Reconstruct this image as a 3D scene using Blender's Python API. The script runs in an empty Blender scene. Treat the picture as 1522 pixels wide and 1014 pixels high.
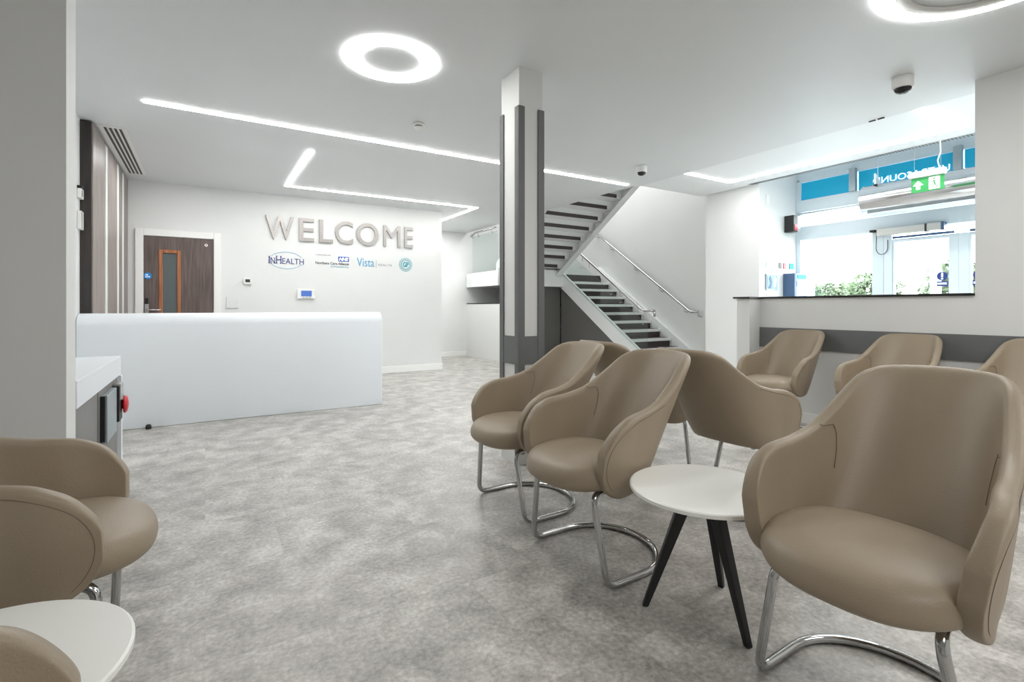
import bpy, bmesh, math, random
from mathutils import Vector, Matrix
random.seed(7)
S = bpy.context.scene
COL = S.collection
PI = math.pi

# ---------------------------------------------------------------- camera
cam = bpy.data.cameras.new('camera')
cam_o = bpy.data.objects.new('camera', cam); COL.objects.link(cam_o)
cam_o.location = (0, 0, 1.10)
cam_o.rotation_euler = (PI / 2, 0, -math.radians(31.45))
cam.sensor_fit = 'HORIZONTAL'; cam.sensor_width = 36.0
cam.lens = 36.0 * 745.6 / 1522
cam.shift_y = -(507 - 456.5) / 1522
cam.clip_start = 0.02; cam.clip_end = 300
S.camera = cam_o

# ---------------------------------------------------------------- world, exposure
W = bpy.data.worlds.new('sky'); S.world = W; W.use_nodes = True
wn = W.node_tree; wn.nodes.clear()
wo = wn.nodes.new('ShaderNodeOutputWorld'); bg = wn.nodes.new('ShaderNodeBackground')
bg.inputs[0].default_value = (0.90, 0.96, 1.0, 1); bg.inputs[1].default_value = 7.5
wn.links.new(bg.outputs[0], wo.inputs[0])
S.view_settings.view_transform = 'Standard'; S.view_settings.look = 'None'
S.view_settings.exposure = 0.46; S.view_settings.gamma = 1.0
S.view_settings.use_curve_mapping = False
S.cycles.max_bounces = 10; S.cycles.diffuse_bounces = 6; S.cycles.glossy_bounces = 5
S.cycles.transparent_max_bounces = 16; S.cycles.sample_clamp_indirect = 8.0
S.cycles.caustics_reflective = False; S.cycles.caustics_refractive = False

def area_light(name, loc, rot, sx, sy, watts, color=(1, 1, 1), spread=PI):
    l = bpy.data.lights.new(name, 'AREA'); l.shape = 'RECTANGLE'; l.size = sx; l.size_y = sy
    l.energy = watts; l.color = color; l.spread = spread
    o = bpy.data.objects.new(name, l); COL.objects.link(o); o.location = loc; o.rotation_euler = rot
    return o
LED_STRENGTH = 30.0
RING_STRENGTH = 22.0
# ceiling panels of the part of the room behind the camera
area_light('rear_ceiling_light', (0.5, -1.6, 2.74), (0, 0, 0), 1.6, 1.2, 30, (1, .985, .96))
area_light('rear_ceiling_light', (3.3, -1.6, 2.74), (0, 0, 0), 1.6, 1.2, 30, (1, .985, .96))
area_light('upper_stair_fill', (6.9, 8.0, 5.3), (0, 0, 0), 1.4, 3.2, 60, (1, 1, .99))  # unseen fill lamp added above the stair void
area_light('alcove_ceiling_light', (4.3, 9.2, 2.755), (0, 0, 0), .5, 1.0, 16, (1, 1, .99))
area_light('back_office_light', (-0.1, 7.0, 2.755), (0, 0, 0), 1.0, 0.5, 10, (1, 1, .99))

# ---------------------------------------------------------------- materials
def lin(c):
    return tuple((v / 12.92) if v <= .04045 else ((v + .055) / 1.055) ** 2.4 for v in c)
def rgb(r, g, b):
    return lin((r / 255, g / 255, b / 255))
def mat(name, col, rough=.5, metal=0.0, noise=0.0, scale=30.0, bump=0.0, bscale=200.0, spec=.5, emis=None, es=0):
    m = bpy.data.materials.new(name); m.use_nodes = True
    nt = m.node_tree; b = nt.nodes['Principled BSDF']
    b.inputs['Base Color'].default_value = (*col, 1); b.inputs['Roughness'].default_value = rough
    b.inputs['Metallic'].default_value = metal
    b.inputs['Specular IOR Level'].default_value = spec
    tc = nt.nodes.new('ShaderNodeTexCoord')
    if noise:
        n = nt.nodes.new('ShaderNodeTexNoise'); n.inputs['Scale'].default_value = scale
        n.inputs['Detail'].default_value = 4
        r = nt.nodes.new('ShaderNodeValToRGB')
        r.color_ramp.elements[0].position = .3; r.color_ramp.elements[1].position = .7
        r.color_ramp.elements[0].color = (*[v * (1 - noise) for v in col], 1)
        r.color_ramp.elements[1].color = (*[min(1, v * (1 + noise)) for v in col], 1)
        nt.links.new(tc.outputs['Object'], n.inputs['Vector'])
        nt.links.new(n.outputs['Fac'], r.inputs[0]); nt.links.new(r.outputs[0], b.inputs['Base Color'])
    if bump:
        n2 = nt.nodes.new('ShaderNodeTexNoise'); n2.inputs['Scale'].default_value = bscale
        n2.inputs['Detail'].default_value = 3
        bp = nt.nodes.new('ShaderNodeBump'); bp.inputs['Strength'].default_value = bump
        bp.inputs['Distance'].default_value = .002
        nt.links.new(tc.outputs['Object'], n2.inputs['Vector'])
        nt.links.new(n2.outputs['Fac'], bp.inputs['Height']); nt.links.new(bp.outputs[0], b.inputs['Normal'])
    if emis:
        b.inputs['Emission Color'].default_value = (*emis, 1); b.inputs['Emission Strength'].default_value = es
    return m
def emit(name, col, s):
    m = bpy.data.materials.new(name); m.use_nodes = True
    nt = m.node_tree; nt.nodes.clear()
    e = nt.nodes.new('ShaderNodeEmission'); o = nt.nodes.new('ShaderNodeOutputMaterial')
    e.inputs[0].default_value = (*col, 1); e.inputs[1].default_value = s
    nt.links.new(e.outputs[0], o.inputs[0]); return m
def glass(name, tint, refl=.08, rough=0.0):
    m = bpy.data.materials.new(name); m.use_nodes = True
    nt = m.node_tree; nt.nodes.clear()
    o = nt.nodes.new('ShaderNodeOutputMaterial'); t = nt.nodes.new('ShaderNodeBsdfTransparent')
    g = nt.nodes.new('ShaderNodeBsdfGlossy'); x = nt.nodes.new('ShaderNodeMixShader')
    lw = nt.nodes.new('ShaderNodeLayerWeight'); lw.inputs[0].default_value = .5
    pw = nt.nodes.new('ShaderNodeMath'); pw.operation = 'POWER'; pw.inputs[1].default_value = 4.0
    f = nt.nodes.new('ShaderNodeMath'); f.operation = 'MULTIPLY_ADD'; f.inputs[1].default_value = .5; f.inputs[2].default_value = .035
    nt.links.new(lw.outputs['Facing'], pw.inputs[0]); nt.links.new(pw.outputs[0], f.inputs[0])
    g.inputs['Roughness'].default_value = rough
    t.inputs[0].default_value = (*tint, 1)
    nt.links.new(f.outputs[0], x.inputs[0]); nt.links.new(t.outputs[0], x.inputs[1]); nt.links.new(g.outputs[0], x.inputs[2])
    nt.links.new(x.outputs[0], o.inputs[0]); return m
def wood(name, dark, light, rough=.5):
    m = bpy.data.materials.new(name); m.use_nodes = True
    nt = m.node_tree; b = nt.nodes['Principled BSDF']; b.inputs['Roughness'].default_value = rough
    tc = nt.nodes.new('ShaderNodeTexCoord'); mp = nt.nodes.new('ShaderNodeMapping')
    mp.inputs['Scale'].default_value = (26, 26, 1.6)
    n = nt.nodes.new('ShaderNodeTexNoise'); n.inputs['Scale'].default_value = 1.6; n.inputs['Detail'].default_value = 5
    r = nt.nodes.new('ShaderNodeValToRGB'); r.color_ramp.elements[0].position = .35; r.color_ramp.elements[1].position = .68
    r.color_ramp.elements[0].color = (*dark, 1); r.color_ramp.elements[1].color = (*light, 1)
    nt.links.new(tc.outputs['Object'], mp.inputs[0]); nt.links.new(mp.outputs[0], n.inputs['Vector'])
    nt.links.new(n.outputs['Fac'], r.inputs[0]); nt.links.new(r.outputs[0], b.inputs['Base Color'])
    return m

def floor_mat():
    m = bpy.data.materials.new('mottled_grey_vinyl'); m.use_nodes = True
    nt = m.node_tree; b = nt.nodes['Principled BSDF']; L = nt.links.new
    tc = nt.nodes.new('ShaderNodeTexCoord')
    br = nt.nodes.new('ShaderNodeTexBrick')
    br.offset = .5; br.inputs['Scale'].default_value = 1.0
    br.inputs['Brick Width'].default_value = .6; br.inputs['Row Height'].default_value = .6
    br.inputs['Mortar Size'].default_value = .0012; br.inputs['Mortar Smooth'].default_value = .3
    br.inputs['Color1'].default_value = (0, 0, 0, 1); br.inputs['Color2'].default_value = (1, 1, 1, 1)
    br.inputs['Mortar'].default_value = (.5, .5, .5, 1)
    L(tc.outputs['Object'], br.inputs['Vector'])
    # every tile gets its own piece of the pattern
    sc = nt.nodes.new('ShaderNodeVectorMath'); sc.operation = 'SCALE'; sc.inputs['Scale'].default_value = .12
    L(br.outputs['Color'], sc.inputs[0])
    ad = nt.nodes.new('ShaderNodeVectorMath'); ad.operation = 'ADD'
    L(tc.outputs['Object'], ad.inputs[0]); L(sc.outputs[0], ad.inputs[1])
    n1 = nt.nodes.new('ShaderNodeTexNoise'); n1.inputs['Scale'].default_value = 5.5; n1.inputs['Detail'].default_value = 7
    n1.inputs['Roughness'].default_value = .62; n1.inputs['Distortion'].default_value = .25
    L(ad.outputs[0], n1.inputs['Vector'])
    n2 = nt.nodes.new('ShaderNodeTexNoise'); n2.inputs['Scale'].default_value = 55; n2.inputs['Detail'].default_value = 4
    n2.inputs['Roughness'].default_value = .6
    L(tc.outputs['Object'], n2.inputs['Vector'])
    mx = nt.nodes.new('ShaderNodeMix'); mx.data_type = 'FLOAT'; mx.inputs[0].default_value = .42
    L(n1.outputs['Fac'], mx.inputs[2]); L(n2.outputs['Fac'], mx.inputs[3])
    r = nt.nodes.new('ShaderNodeValToRGB'); e = r.color_ramp.elements
    e[0].position = .36; e[0].color = (*rgb(138, 135, 130), 1)
    e[1].position = .63; e[1].color = (*rgb(216, 213, 208), 1)
    k = e.new(.49); k.color = (*rgb(178, 174, 169), 1)
    L(mx.outputs[0], r.inputs[0])
    mm = nt.nodes.new('ShaderNodeMixRGB'); mm.inputs[2].default_value = (*rgb(150, 147, 143), 1)
    mf = nt.nodes.new('ShaderNodeMath'); mf.operation = 'MULTIPLY'; mf.inputs[1].default_value = .06
    L(br.outputs['Fac'], mf.inputs[0]); L(mf.outputs[0], mm.inputs[0]); L(r.outputs[0], mm.inputs[1])
    L(mm.outputs[0], b.inputs['Base Color'])
    rr = nt.nodes.new('ShaderNodeMapRange'); rr.inputs[3].default_value = .28; rr.inputs[4].default_value = .46
    L(n2.outputs['Fac'], rr.inputs[0]); L(rr.outputs[0], b.inputs['Roughness'])
    bp = nt.nodes.new('ShaderNodeBump'); bp.inputs['Strength'].default_value = .12; bp.inputs['Distance'].default_value = .002
    L(n2.outputs['Fac'], bp.inputs['Height']); L(bp.outputs[0], b.inputs['Normal'])
    return m

M = {}
M['wall'] = mat('white_wall_paint', rgb(226, 227, 226), .75, noise=.012, scale=2, bump=.03)
M['ceil'] = mat('white_ceiling_paint', rgb(226, 229, 231), .42, noise=.01, scale=1.5)
M['ceil2'] = mat('daylit_white_ceiling', rgb(239, 242, 244), .45, noise=.005, scale=1.5)  # same white ceiling, colour lightened to carry the daylight bounce by the entrance
M['trim'] = mat('white_gloss_trim', rgb(240, 240, 238), .35)
M['corian'] = mat('white_solid_surface', rgb(236, 240, 245), .35, noise=.004, scale=5)
M['grey'] = mat('dark_grey_paint', rgb(108, 110, 110), .55, noise=.02, scale=6)
M['under'] = mat('charcoal_paint', rgb(100, 99, 96), .7, noise=.02, scale=4)
M['floor'] = floor_mat()
M['leather'] = mat('taupe_leather', rgb(155, 140, 120), .42, noise=.03, scale=5, bump=.35, bscale=260)
M['seam'] = mat('taupe_stitching', rgb(118, 103, 87), .6)
M['chrome'] = mat('polished_chrome', (.50, .50, .50), .07, 1.0)
M['steel'] = mat('brushed_steel', (.55, .55, .54), .28, 1.0, noise=.06, scale=60)
M['black'] = mat('black_plastic', rgb(22, 22, 23), .45)
M['blackwood'] = mat('black_stained_wood', rgb(24, 24, 26), .4, noise=.1, scale=30)
M['tabletop'] = mat('white_laminate', rgb(250, 250, 246), .3)
M['doorwood'] = wood('dark_brown_oak', rgb(84, 72, 68), rgb(112, 98, 93))
M['clad'] = wood('grey_brown_veneer', rgb(128, 118, 114), rgb(164, 154, 148), .45)
M['cladend'] = wood('dark_veneer_edge', rgb(42, 37, 36), rgb(58, 51, 49), .45)
M['bead'] = wood('orange_wood_bead', rgb(150, 92, 58), rgb(186, 122, 84), .4)
M['riser'] = mat('dark_brown_stair_vinyl', rgb(62, 54, 54), .5, noise=.08, scale=20)
M['tread'] = mat('white_stair_steel', rgb(232, 234, 234), .4)
M['glass'] = glass('clear_glass', (.93, .97, .96))
M['gglass'] = glass('green_tinted_glass', (.93, .965, .95))
M['winglass'] = glass('window_glass', (.97, .99, .99))
M['cyan'] = mat('cyan_sign_film', rgb(0, 158, 196), .4, emis=rgb(0, 165, 205), es=.2)  # emission stands in for sky light shining through the film
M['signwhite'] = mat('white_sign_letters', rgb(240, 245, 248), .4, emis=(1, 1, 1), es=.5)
M['alu'] = mat('grey_aluminium', rgb(170, 180, 184), .35, .5)
M['paleframe'] = mat('pale_powder_coated_frame', rgb(214, 226, 232), .4)
M['green'] = mat('green_exit_panel', rgb(60, 150, 85), .4, emis=rgb(60, 175, 95), es=.15)
M['exitwhite'] = mat('white_exit_pictogram', rgb(245, 250, 245), .4, emis=(1, 1, 1), es=.5)
M['wplastic'] = mat('white_plastic', rgb(238, 238, 236), .35)
M['gplastic'] = mat('grey_plastic', rgb(150, 150, 148), .4)
M['lcd'] = mat('dark_lcd', rgb(60, 64, 60), .2)
M['bluelcd'] = mat('blue_backlit_screen', rgb(70, 100, 165), .2, emis=rgb(70, 100, 165), es=.5)
M['navy'] = mat('navy_print', rgb(40, 62, 130), .6)
M['nhsblue'] = mat('bright_blue_print', rgb(20, 80, 170), .6)
M['lblue'] = mat('light_blue_print', rgb(70, 160, 200), .6)
M['teal'] = mat('teal_print', rgb(40, 160, 175), .6)
M['gprint'] = mat('grey_print', rgb(120, 122, 124), .6)
M['letter'] = mat('brushed_silver_letters', rgb(176, 171, 168), .38, .6, noise=.04, scale=40)
M['red'] = mat('red_plastic', rgb(205, 30, 45), .3)
M['bluesign'] = mat('blue_door_sign', rgb(20, 130, 200), .4)
M['kiosk'] = mat('pale_blue_plastic', rgb(120, 160, 205), .35)
M['steeldark'] = mat('dark_blue_grey_panel', rgb(70, 96, 130), .4)
M['led'] = emit('led_diffuser', (1, .995, .97), LED_STRENGTH)
M['ring'] = emit('ring_diffuser', (1, .995, .97), RING_STRENGTH)
M['leaf'] = mat('pale_green_leaves', rgb(78, 94, 64), .7, noise=.25, scale=3)
M['bark'] = mat('grey_bark', rgb(110, 100, 90), .8)
M['asphalt'] = mat('grey_paving', rgb(150, 150, 148), .8, noise=.05, scale=2)
M['cupboard'] = mat('mid_grey_laminate', rgb(128, 126, 124), .45, noise=.02, scale=8)

# ---------------------------------------------------------------- mesh helpers
class MB:
    """Collects shapes of ONE object into one bmesh."""
    def __init__(s): s.bm = bmesh.new()
    def box(s, x0, x1, y0, y1, z0, z1):
        v = [s.bm.verts.new((x, y, z)) for z in (z0, z1) for x, y in ((x0, y0), (x1, y0), (x1, y1), (x0, y1))]
        for f in ((3, 2, 1, 0), (4, 5, 6, 7), (0, 1, 5, 4), (1, 2, 6, 5), (2, 3, 7, 6), (3, 0, 4, 7)):
            s.bm.faces.new([v[i] for i in f])
        return s
    def prism(s, pts, axis, a, b):
        """closed outline pts (2-D) extruded along axis from a to b"""
        def P(p, t):
            return {'x': (t, p[0], p[1]), 'y': (p[0], t, p[1]), 'z': (p[0], p[1], t)}[axis]
        A = [s.bm.verts.new(P(p, a)) for p in pts]; B = [s.bm.verts.new(P(p, b)) for p in pts]
        n = len(pts)
        s.bm.faces.new(A); s.bm.faces.new(B[::-1])
        for i in range(n):
            s.bm.faces.new((A[i], A[(i + 1) % n], B[(i + 1) % n], B[i]))
        return s
    def tube(s, pts, r, n=10, closed=False, cap=True, r2=None):
        pts = [Vector(p) for p in pts]; rings = []; m = len(pts)
        up = None
        for i, p in enumerate(pts):
            a = pts[i - 1] if i > 0 else (pts[-1] if closed else pts[0])
            b = pts[i + 1] if i < m - 1 else (pts[0] if closed else pts[-1])
            t = (b - a).normalized()
            if up is None:
                up = Vector((0, 0, 1)) if abs(t.z) < .9 else Vector((1, 0, 0))
            u = (up - t * up.dot(t)); u = u.normalized() if u.length > 1e-6 else t.orthogonal().normalized()
            up = u; w = t.cross(u)
            rr = r if r2 is None else r + (r2 - r) * i / (m - 1)
            rings.append([s.bm.verts.new(p + (u * math.cos(2 * PI * k / n) + w * math.sin(2 * PI * k / n)) * rr) for k in range(n)])
        for i in range(m if closed else m - 1):
            A, B = rings[i], rings[(i + 1) % m]
            for k in range(n):
                s.bm.faces.new((A[k], A[(k + 1) % n], B[(k + 1) % n], B[k]))
        if cap and not closed:
            s.bm.faces.new(rings[0][::-1]); s.bm.faces.new(rings[-1])
        return s
    def lathe(s, prof, n=32, c=(0, 0, 0), close=False):
        """prof: (radius, z) points revolved about a vertical axis through c"""
        rings = []
        for r, z in prof:
            if r < 1e-6: rings.append([s.bm.verts.new((c[0], c[1], c[2] + z))])
            else: rings.append([s.bm.verts.new((c[0] + r * math.cos(2 * PI * k / n), c[1] + r * math.sin(2 * PI * k / n), c[2] + z)) for k in range(n)])
        seq = list(zip(rings, rings[1:])) + ([(rings[-1], rings[0])] if close else [])
        for A, B in seq:
            for k in range(n):
                q = [A[k % len(A)], A[(k + 1) % len(A)], B[(k + 1) % len(B)], B[k % len(B)]]
                u = []
                for v in q:
                    if v not in u: u.append(v)
                if len(u) > 2: s.bm.faces.new(u)
        return s
    def build(s, name, m, parent=None, smooth=False, bevel=0, seg=2, loc=None, **kw):
        bmesh.ops.recalc_face_normals(s.bm, faces=s.bm.faces)
        me = bpy.data.meshes.new(name); s.bm.to_mesh(me); s.bm.free()
        o = bpy.data.objects.new(name, me); COL.objects.link(o)
        if m: me.materials.append(m)
        if smooth:
            for p in me.polygons: p.use_smooth = True
        if loc: o.location = loc
        if bevel:
            b = o.modifiers.new('bevel', 'BEVEL'); b.width = bevel; b.segments = seg; b.limit_method = 'ANGLE'
            if not smooth:
                for p in me.polygons: p.use_smooth = True
                w = o.modifiers.new('wn', 'WEIGHTED_NORMAL'); w.keep_sharp = True
        if parent: o.parent = parent
        tag(o, **kw)
        return o
def tag(o, label=None, cat=None, group=None, kind=None):
    if label: o['label'] = label
    if cat: o['category'] = cat
    if group: o['group'] = group
    if kind: o['kind'] = kind
    return o
def empty(name, loc, rz=0, **kw):
    o = bpy.data.objects.new(name, None); COL.objects.link(o); o.location = loc; o.rotation_euler = (0, 0, rz)
    o.empty_display_size = .1
    return tag(o, **kw)
def copy_tree(o, parent=None):
    c = o.copy(); COL.objects.link(c); c.parent = parent
    for ch in list(o.children):
        copy_tree(ch, c)
    return c
def struct(name, mb, m, parent=None, **kw):
    return mb.build(name, m, parent, kind='structure', **kw)
def text(name, body, size, depth, m, parent, x0, x1, z0, z1, y, facing='-y', spacing=1.0, bold=0.0, shear=0.0, **kw):
    """flat lettering fitted into the box x0..x1 by z0..z1 on a wall at y (facing -y) or at x=y (facing +x / -x)"""
    cu = bpy.data.curves.new(name, 'FONT'); cu.body = body; cu.size = size; cu.extrude = depth / 2
    cu.space_character = spacing; cu.offset = bold; cu.shear = shear; cu.resolution_u = 4
    t = bpy.data.objects.new(name, cu); COL.objects.link(t)
    dg = bpy.context.evaluated_depsgraph_get()
    me = bpy.data.meshes.new_from_object(t.evaluated_get(dg)); COL.objects.unlink(t); bpy.data.objects.remove(t)
    xs = [v.co.x for v in me.vertices]; ys = [v.co.y for v in me.vertices]
    a, b, c, d = min(xs), max(xs), min(ys), max(ys)
    for v in me.vertices:
        u = (v.co.x - a) / (b - a); w = (v.co.y - c) / (d - c); q = v.co.z
        if facing == '-y': v.co = (x0 + (x1 - x0) * u, y - q, z0 + (z1 - z0) * w)
        elif facing == '+x': v.co = (y + q, x0 + (x1 - x0) * u, z0 + (z1 - z0) * w)
        else: v.co = (y - q, x1 - (x1 - x0) * u, z0 + (z1 - z0) * w)
    me.materials.clear(); me.materials.append(m); me.name = name
    o = bpy.data.objects.new(name, me); COL.objects.link(o)
    if parent: o.parent = parent
    return tag(o, **kw)
def arc(cx, cy, r, a0, a1, n):
    return [(cx + r * math.cos(a0 + (a1 - a0) * i / n), cy + r * math.sin(a0 + (a1 - a0) * i / n)) for i in range(n + 1)]

H = 2.772
# ---------------------------------------------------------------- floor, ceilings, walls
struct('floor', MB().box(-3.2, 8.2, -4.2, 10.5, -.12, 0), M['floor'])
c_ = MB()
c_.box(-3.2, 5.13, -4.2, 5.02, H, H + .3)
c_.box(-3.2, 5.05, 5.02, 10.5, H, H + .3)
struct('ceiling', c_, M['ceil'])
c_ = MB(); c_.box(5.13, 6.44, -4.2, 5.02, H + .015, H + .3)
struct('ceiling_entrance', c_, M['ceil2'])
struct('ceiling_lobby', MB().box(6.44, 7.6, -4.2, 4.1, 3.05, 3.2), M['ceil2'])
struct('ceiling_upper', MB().box(5.0, 8.1, 4.8, 10.5, 5.5, 5.6), M['ceil'])
struct('wall_back', MB().box(-.95, 3.56, 8.2, 8.32, 0, H), M['wall'])
struct('wall_alcove', MB().box(3.4, 8.1, 10.22, 10.4, 0, 5.5), M['wall'])
struct('wall_alcove_side', MB().box(3.3, 3.44, 8.32, 10.3, 0, H), M['wall'])
struct('wall_stair', MB().box(7.9, 8.05, 4.9, 10.4, 0, 5.5), M['wall'])
struct('wall_corner', MB().box(6.48, 7.9, 4.1, 4.96, 0, H + .3).box(6.48, 7.9, 4.1, 4.96, H + .3, 3.2), M['wall'])
struct('wall_upper', MB().box(4.95, 5.05, 4.9, 10.3, H + .31, 5.5).box(4.95, 8.0, 4.85, 4.95, H + .31, 5.5), M['wall'])
struct('wall_left', MB().box(-1.1, -.95, 2.9, 8.32, 0, H), M['wall'])
struct('wall_pier', MB().box(-3.2, -.49, 2.73, 2.905, 0, H), M['wall'])
struct('wall_far_left', MB().box(-3.2, -3.05, -4.2, 2.73, 0, H), M['wall'])
struct('wall_front', MB().box(-3.2, 7.6, -4.2, -4.05, 0, H + .3), M['wall'])
struct('wall_right', MB().box(4.85, 5.0, -4.1, 1.376, 0, H), M['wall'])
hw = MB(); hw.box(4.85, 4.98, 1.376, 3.2, 0, 1.185); hw.box(4.673, 4.98, 3.06, 3.20, 0, 1.185)
struct('wall_half', hw, M['wall'])
struct('trim_1', MB().box(4.64, 5.0, 3.04, 3.225, 1.186, 1.204).box(4.83, 5.0, 1.377, 3.05, 1.186, 1.204), M['black'], bevel=.003, label='black window ledge capping the half height wall')
struct('trim_2', MB().box(4.838, 4.849, -3.9, 3.058, .697, .895), M['grey'], bevel=.002, label='dark grey protection rail along the right wall')
def skirt(name, mb): return struct(name, mb, M['trim'], bevel=.004)
skirt('baseboard_back', MB().box(.2, 3.56, 8.183, 8.199, 0, .11).box(3.561, 3.575, 8.183, 8.32, 0, .11))
skirt('baseboard_alcove', MB().box(3.45, 5.04, 10.203, 10.219, 0, .11))
skirt('baseboard_right', MB().box(4.833, 4.849, -3.9, 3.058, 0, .1).box(4.66, 4.673, 3.05, 3.2, 0, .1))
skirt('baseboard_corner', MB().box(6.463, 6.479, 4.1, 4.96, 0, .1))
skirt('baseboard_stair', MB().box(7.883, 7.899, 4.97, 6.2, 0, .1))

# ---------------------------------------------------------------- column with corner guards and rail band
cx0, cx1, cy0, cy1 = 1.858, 2.055, 2.945, 3.185
colm = empty('column', (0, 0, 0), kind='structure')
struct('column_shaft', MB().box(cx0, cx1, cy0, cy1, 0, H), M['wall'], colm)
struct('rail_band', MB().box(cx0 - .008, cx1 + .008, cy0 - .008, cy1 + .008, .697, .895), M['grey'], colm)
g = .011
for (x, y, sx, sy) in ((cx0, cy0, 1, 1), (cx1, cy0, -1, 1), (cx0, cy1, 1, -1), (cx1, cy1, -1, -1)):
    m_ = MB()
    xs = sorted((x - sx * g, x + sx * .042)); ys = sorted((y - sy * g, y - sy * .001)); m_.box(xs[0], xs[1], ys[0], ys[1], .075, 2.50)
    xs = sorted((x - sx * g, x - sx * .001)); ys = sorted((y - sy * .001, y + sy * .042)); m_.box(xs[0], xs[1], ys[0], ys[1], .075, 2.50)
    m_.build('corner_guard', M['grey'], colm, kind='structure', bevel=.002)

# ---------------------------------------------------------------- door in the back wall
dr = empty('door_1', (0, 0, 0), kind='structure')
f_ = MB(); f_.box(-.785, -.694, 8.165, 8.2, 0, 2.14); f_.box(.102, .19, 8.165, 8.2, 0, 2.14); f_.box(-.694, .102, 8.165, 8.2, 2.047, 2.14)
f_.build('door_frame', M['trim'], dr, bevel=.006)
f_ = MB(); f_.box(-.690, -.510, 8.178, 8.2, .005, 2.043); f_.box(-.305, .098, 8.178, 8.2, .005, 2.043)
f_.box(-.510, -.305, 8.178, 8.2, 1.85, 2.043); f_.box(-.510, -.305, 8.178, 8.2, .005, .75)
f_.build('door_leaf', M['doorwood'], dr)
f_ = MB(); f_.box(-.530, -.485, 8.168, 8.2, .72, 1.87); f_.box(-.325, -.282, 8.168, 8.2, .72, 1.87)
f_.box(-.485, -.325, 8.168, 8.2, 1.825, 1.87); f_.box(-.485, -.325, 8.168, 8.2, .72, .765)
f_.build('vision_panel_bead', M['bead'], dr, bevel=.006, label='orange wood bead around the narrow glass panel')
MB().box(-.485, -.325, 8.185, 8.195, .765, 1.825).build('vision_panel', mat('grey_green_door_glass', rgb(92, 100, 100), .15), dr, label='narrow grey glass vision panel')
h_ = MB().box(-.682, -.638, 8.168, 8.178, .93, 1.14).build('lock_plate', M['steel'], dr, bevel=.003)
MB().box(-.678, -.642, 8.166, 8.1785, 1.14, 1.22).build('keypad', M['black'], dr, bevel=.003)
MB().tube([(-.66, 8.17, 1.062), (-.66, 8.12, 1.062), (-.64, 8.115, 1.062), (-.50, 8.115, 1.062)], .011, 8).build('lever_handle', M['chrome'], h_, smooth=True)
sd = MB().prism(arc(-.648, 1.513, .044, 0, 2 * PI, 24)[:-1], 'y', 8.172, 8.178).build('fire_door_sign', M['bluesign'], dr, label='round blue sign with small white lettering')
text('sign_lettering', 'FIRE\nDOOR', .02, .002, M['signwhite'], sd, -.674, -.622, 1.492, 1.535, 8.171)
MB().prism(arc(.012, 1.96, .02, 0, 2 * PI, 16)[:-1], 'y', 8.174, 8.178).build('round_sticker', M['wplastic'], dr, label='small white and red sticker')
MB().prism(arc(.012, 1.96, .009, 0, 2 * PI, 12)[:-1], 'y', 8.172, 8.1745).build('red_dot', M['red'], dr)

# ---------------------------------------------------------------- left wall cladding
cl = empty('cupboard_front', (-.9, 5.8, 0), label='tall grey brown wood panel front at the left wall behind the desk', cat='cupboard')
def clp(mb, name, m, **k): return mb.build(name, m, cl, loc=(.9, -5.8, 0), **k)
clp(MB().box(-.949, -.872, 5.80, 8.195, .0, 2.762), 'carcass', M['cladend'], label='dark wood end and body')
ys_ = [5.815, 6.435, 6.595, 7.234, 7.389, 7.663, 7.80, 8.19]
for i in range(0, 7, 2):
    clp(MB().box(-.872, -.860, ys_[i], ys_[i + 1] - .003, .08, 2.755), 'door_panel', M['clad'], bevel=.001)
for a, b in ((6.435, 6.595), (7.234, 7.389), (7.663, 7.80)):
    clp(MB().box(-.872, -.856, a + .02, b - .02, .08, 2.74), 'white_strip', M['trim'], bevel=.002, label='narrow white upright strip')

# ---------------------------------------------------------------- reception desk
dk = empty('reception_desk', (.4, 5.9, 0), label='long plain white reception desk with a rounded front top edge', cat='desk')
R_ = .11; zt = 1.043; yf = 5.615
prof = [(yf, 0.0)] + [(yf + R_ - R_ * math.cos(a), zt - R_ + R_ * math.sin(a)) for a in [PI / 2 * i / 10 for i in range(11)]] + [(yf + .175, zt), (yf + .175, zt - .04), (yf + .12, zt - .04), (yf + .06, .0)]
MB().prism(prof, 'x', -.948, 1.712).build('counter_shell', M['corian'], dk, loc=(-.4, -5.9, 0), smooth=True, bevel=.012, seg=3)
MB().box(1.62, 1.70, 5.69, 6.35, 0, 1.0).build('end_panel', M['corian'], dk, loc=(-.4, -5.9, 0), bevel=.004)
MB().box(-.84, 1.615, 5.74, 6.40, .70, .735).build('work_surface', M['corian'], dk, loc=(-.4, -5.9, 0), bevel=.004)
MB().lathe([(.0, .0), (.022, 0), (.022, .03), (.014, .04), (0, .042)], 16, (0, 0, 0)).build('door_stop', M['black'], None, smooth=True, loc=(-.437, 5.575, .0), label='small black round stop on the floor at the desk front', cat='door stop')

# ---------------------------------------------------------------- left counter with grey doors
ct = empty('side_counter', (-.7, 3.6, 0), label='white topped counter with grey doors beside the left pier', cat='counter')
def cp(mb, name, m, **k): return mb.build(name, m, ct, loc=(.7, -3.6, 0), **k)
cp(MB().box(-.948, -.485, 2.907, 4.26, .645, .772), 'worktop', M['corian'], bevel=.004, label='thick white worktop')
cp(MB().box(-.948, -.476, 4.215, 4.262, 0, .644), 'end_panel', M['corian'], bevel=.003, label='white end panel')
cp(MB().box(-.945, -.52, 2.91, 4.213, .05, .644), 'carcass', M['cupboard'])
cp(MB().box(-.945, -.55, 2.91, 4.213, 0, .049), 'plinth', M['black'])
cp(MB().box(-.519, -.500, 2.91, 3.500, .055, .642), 'door', M['cupboard'], bevel=.0015)
cp(MB().box(-.519, -.500, 3.528, 4.212, .055, .642), 'door', M['cupboard'], bevel=.0015)
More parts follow.
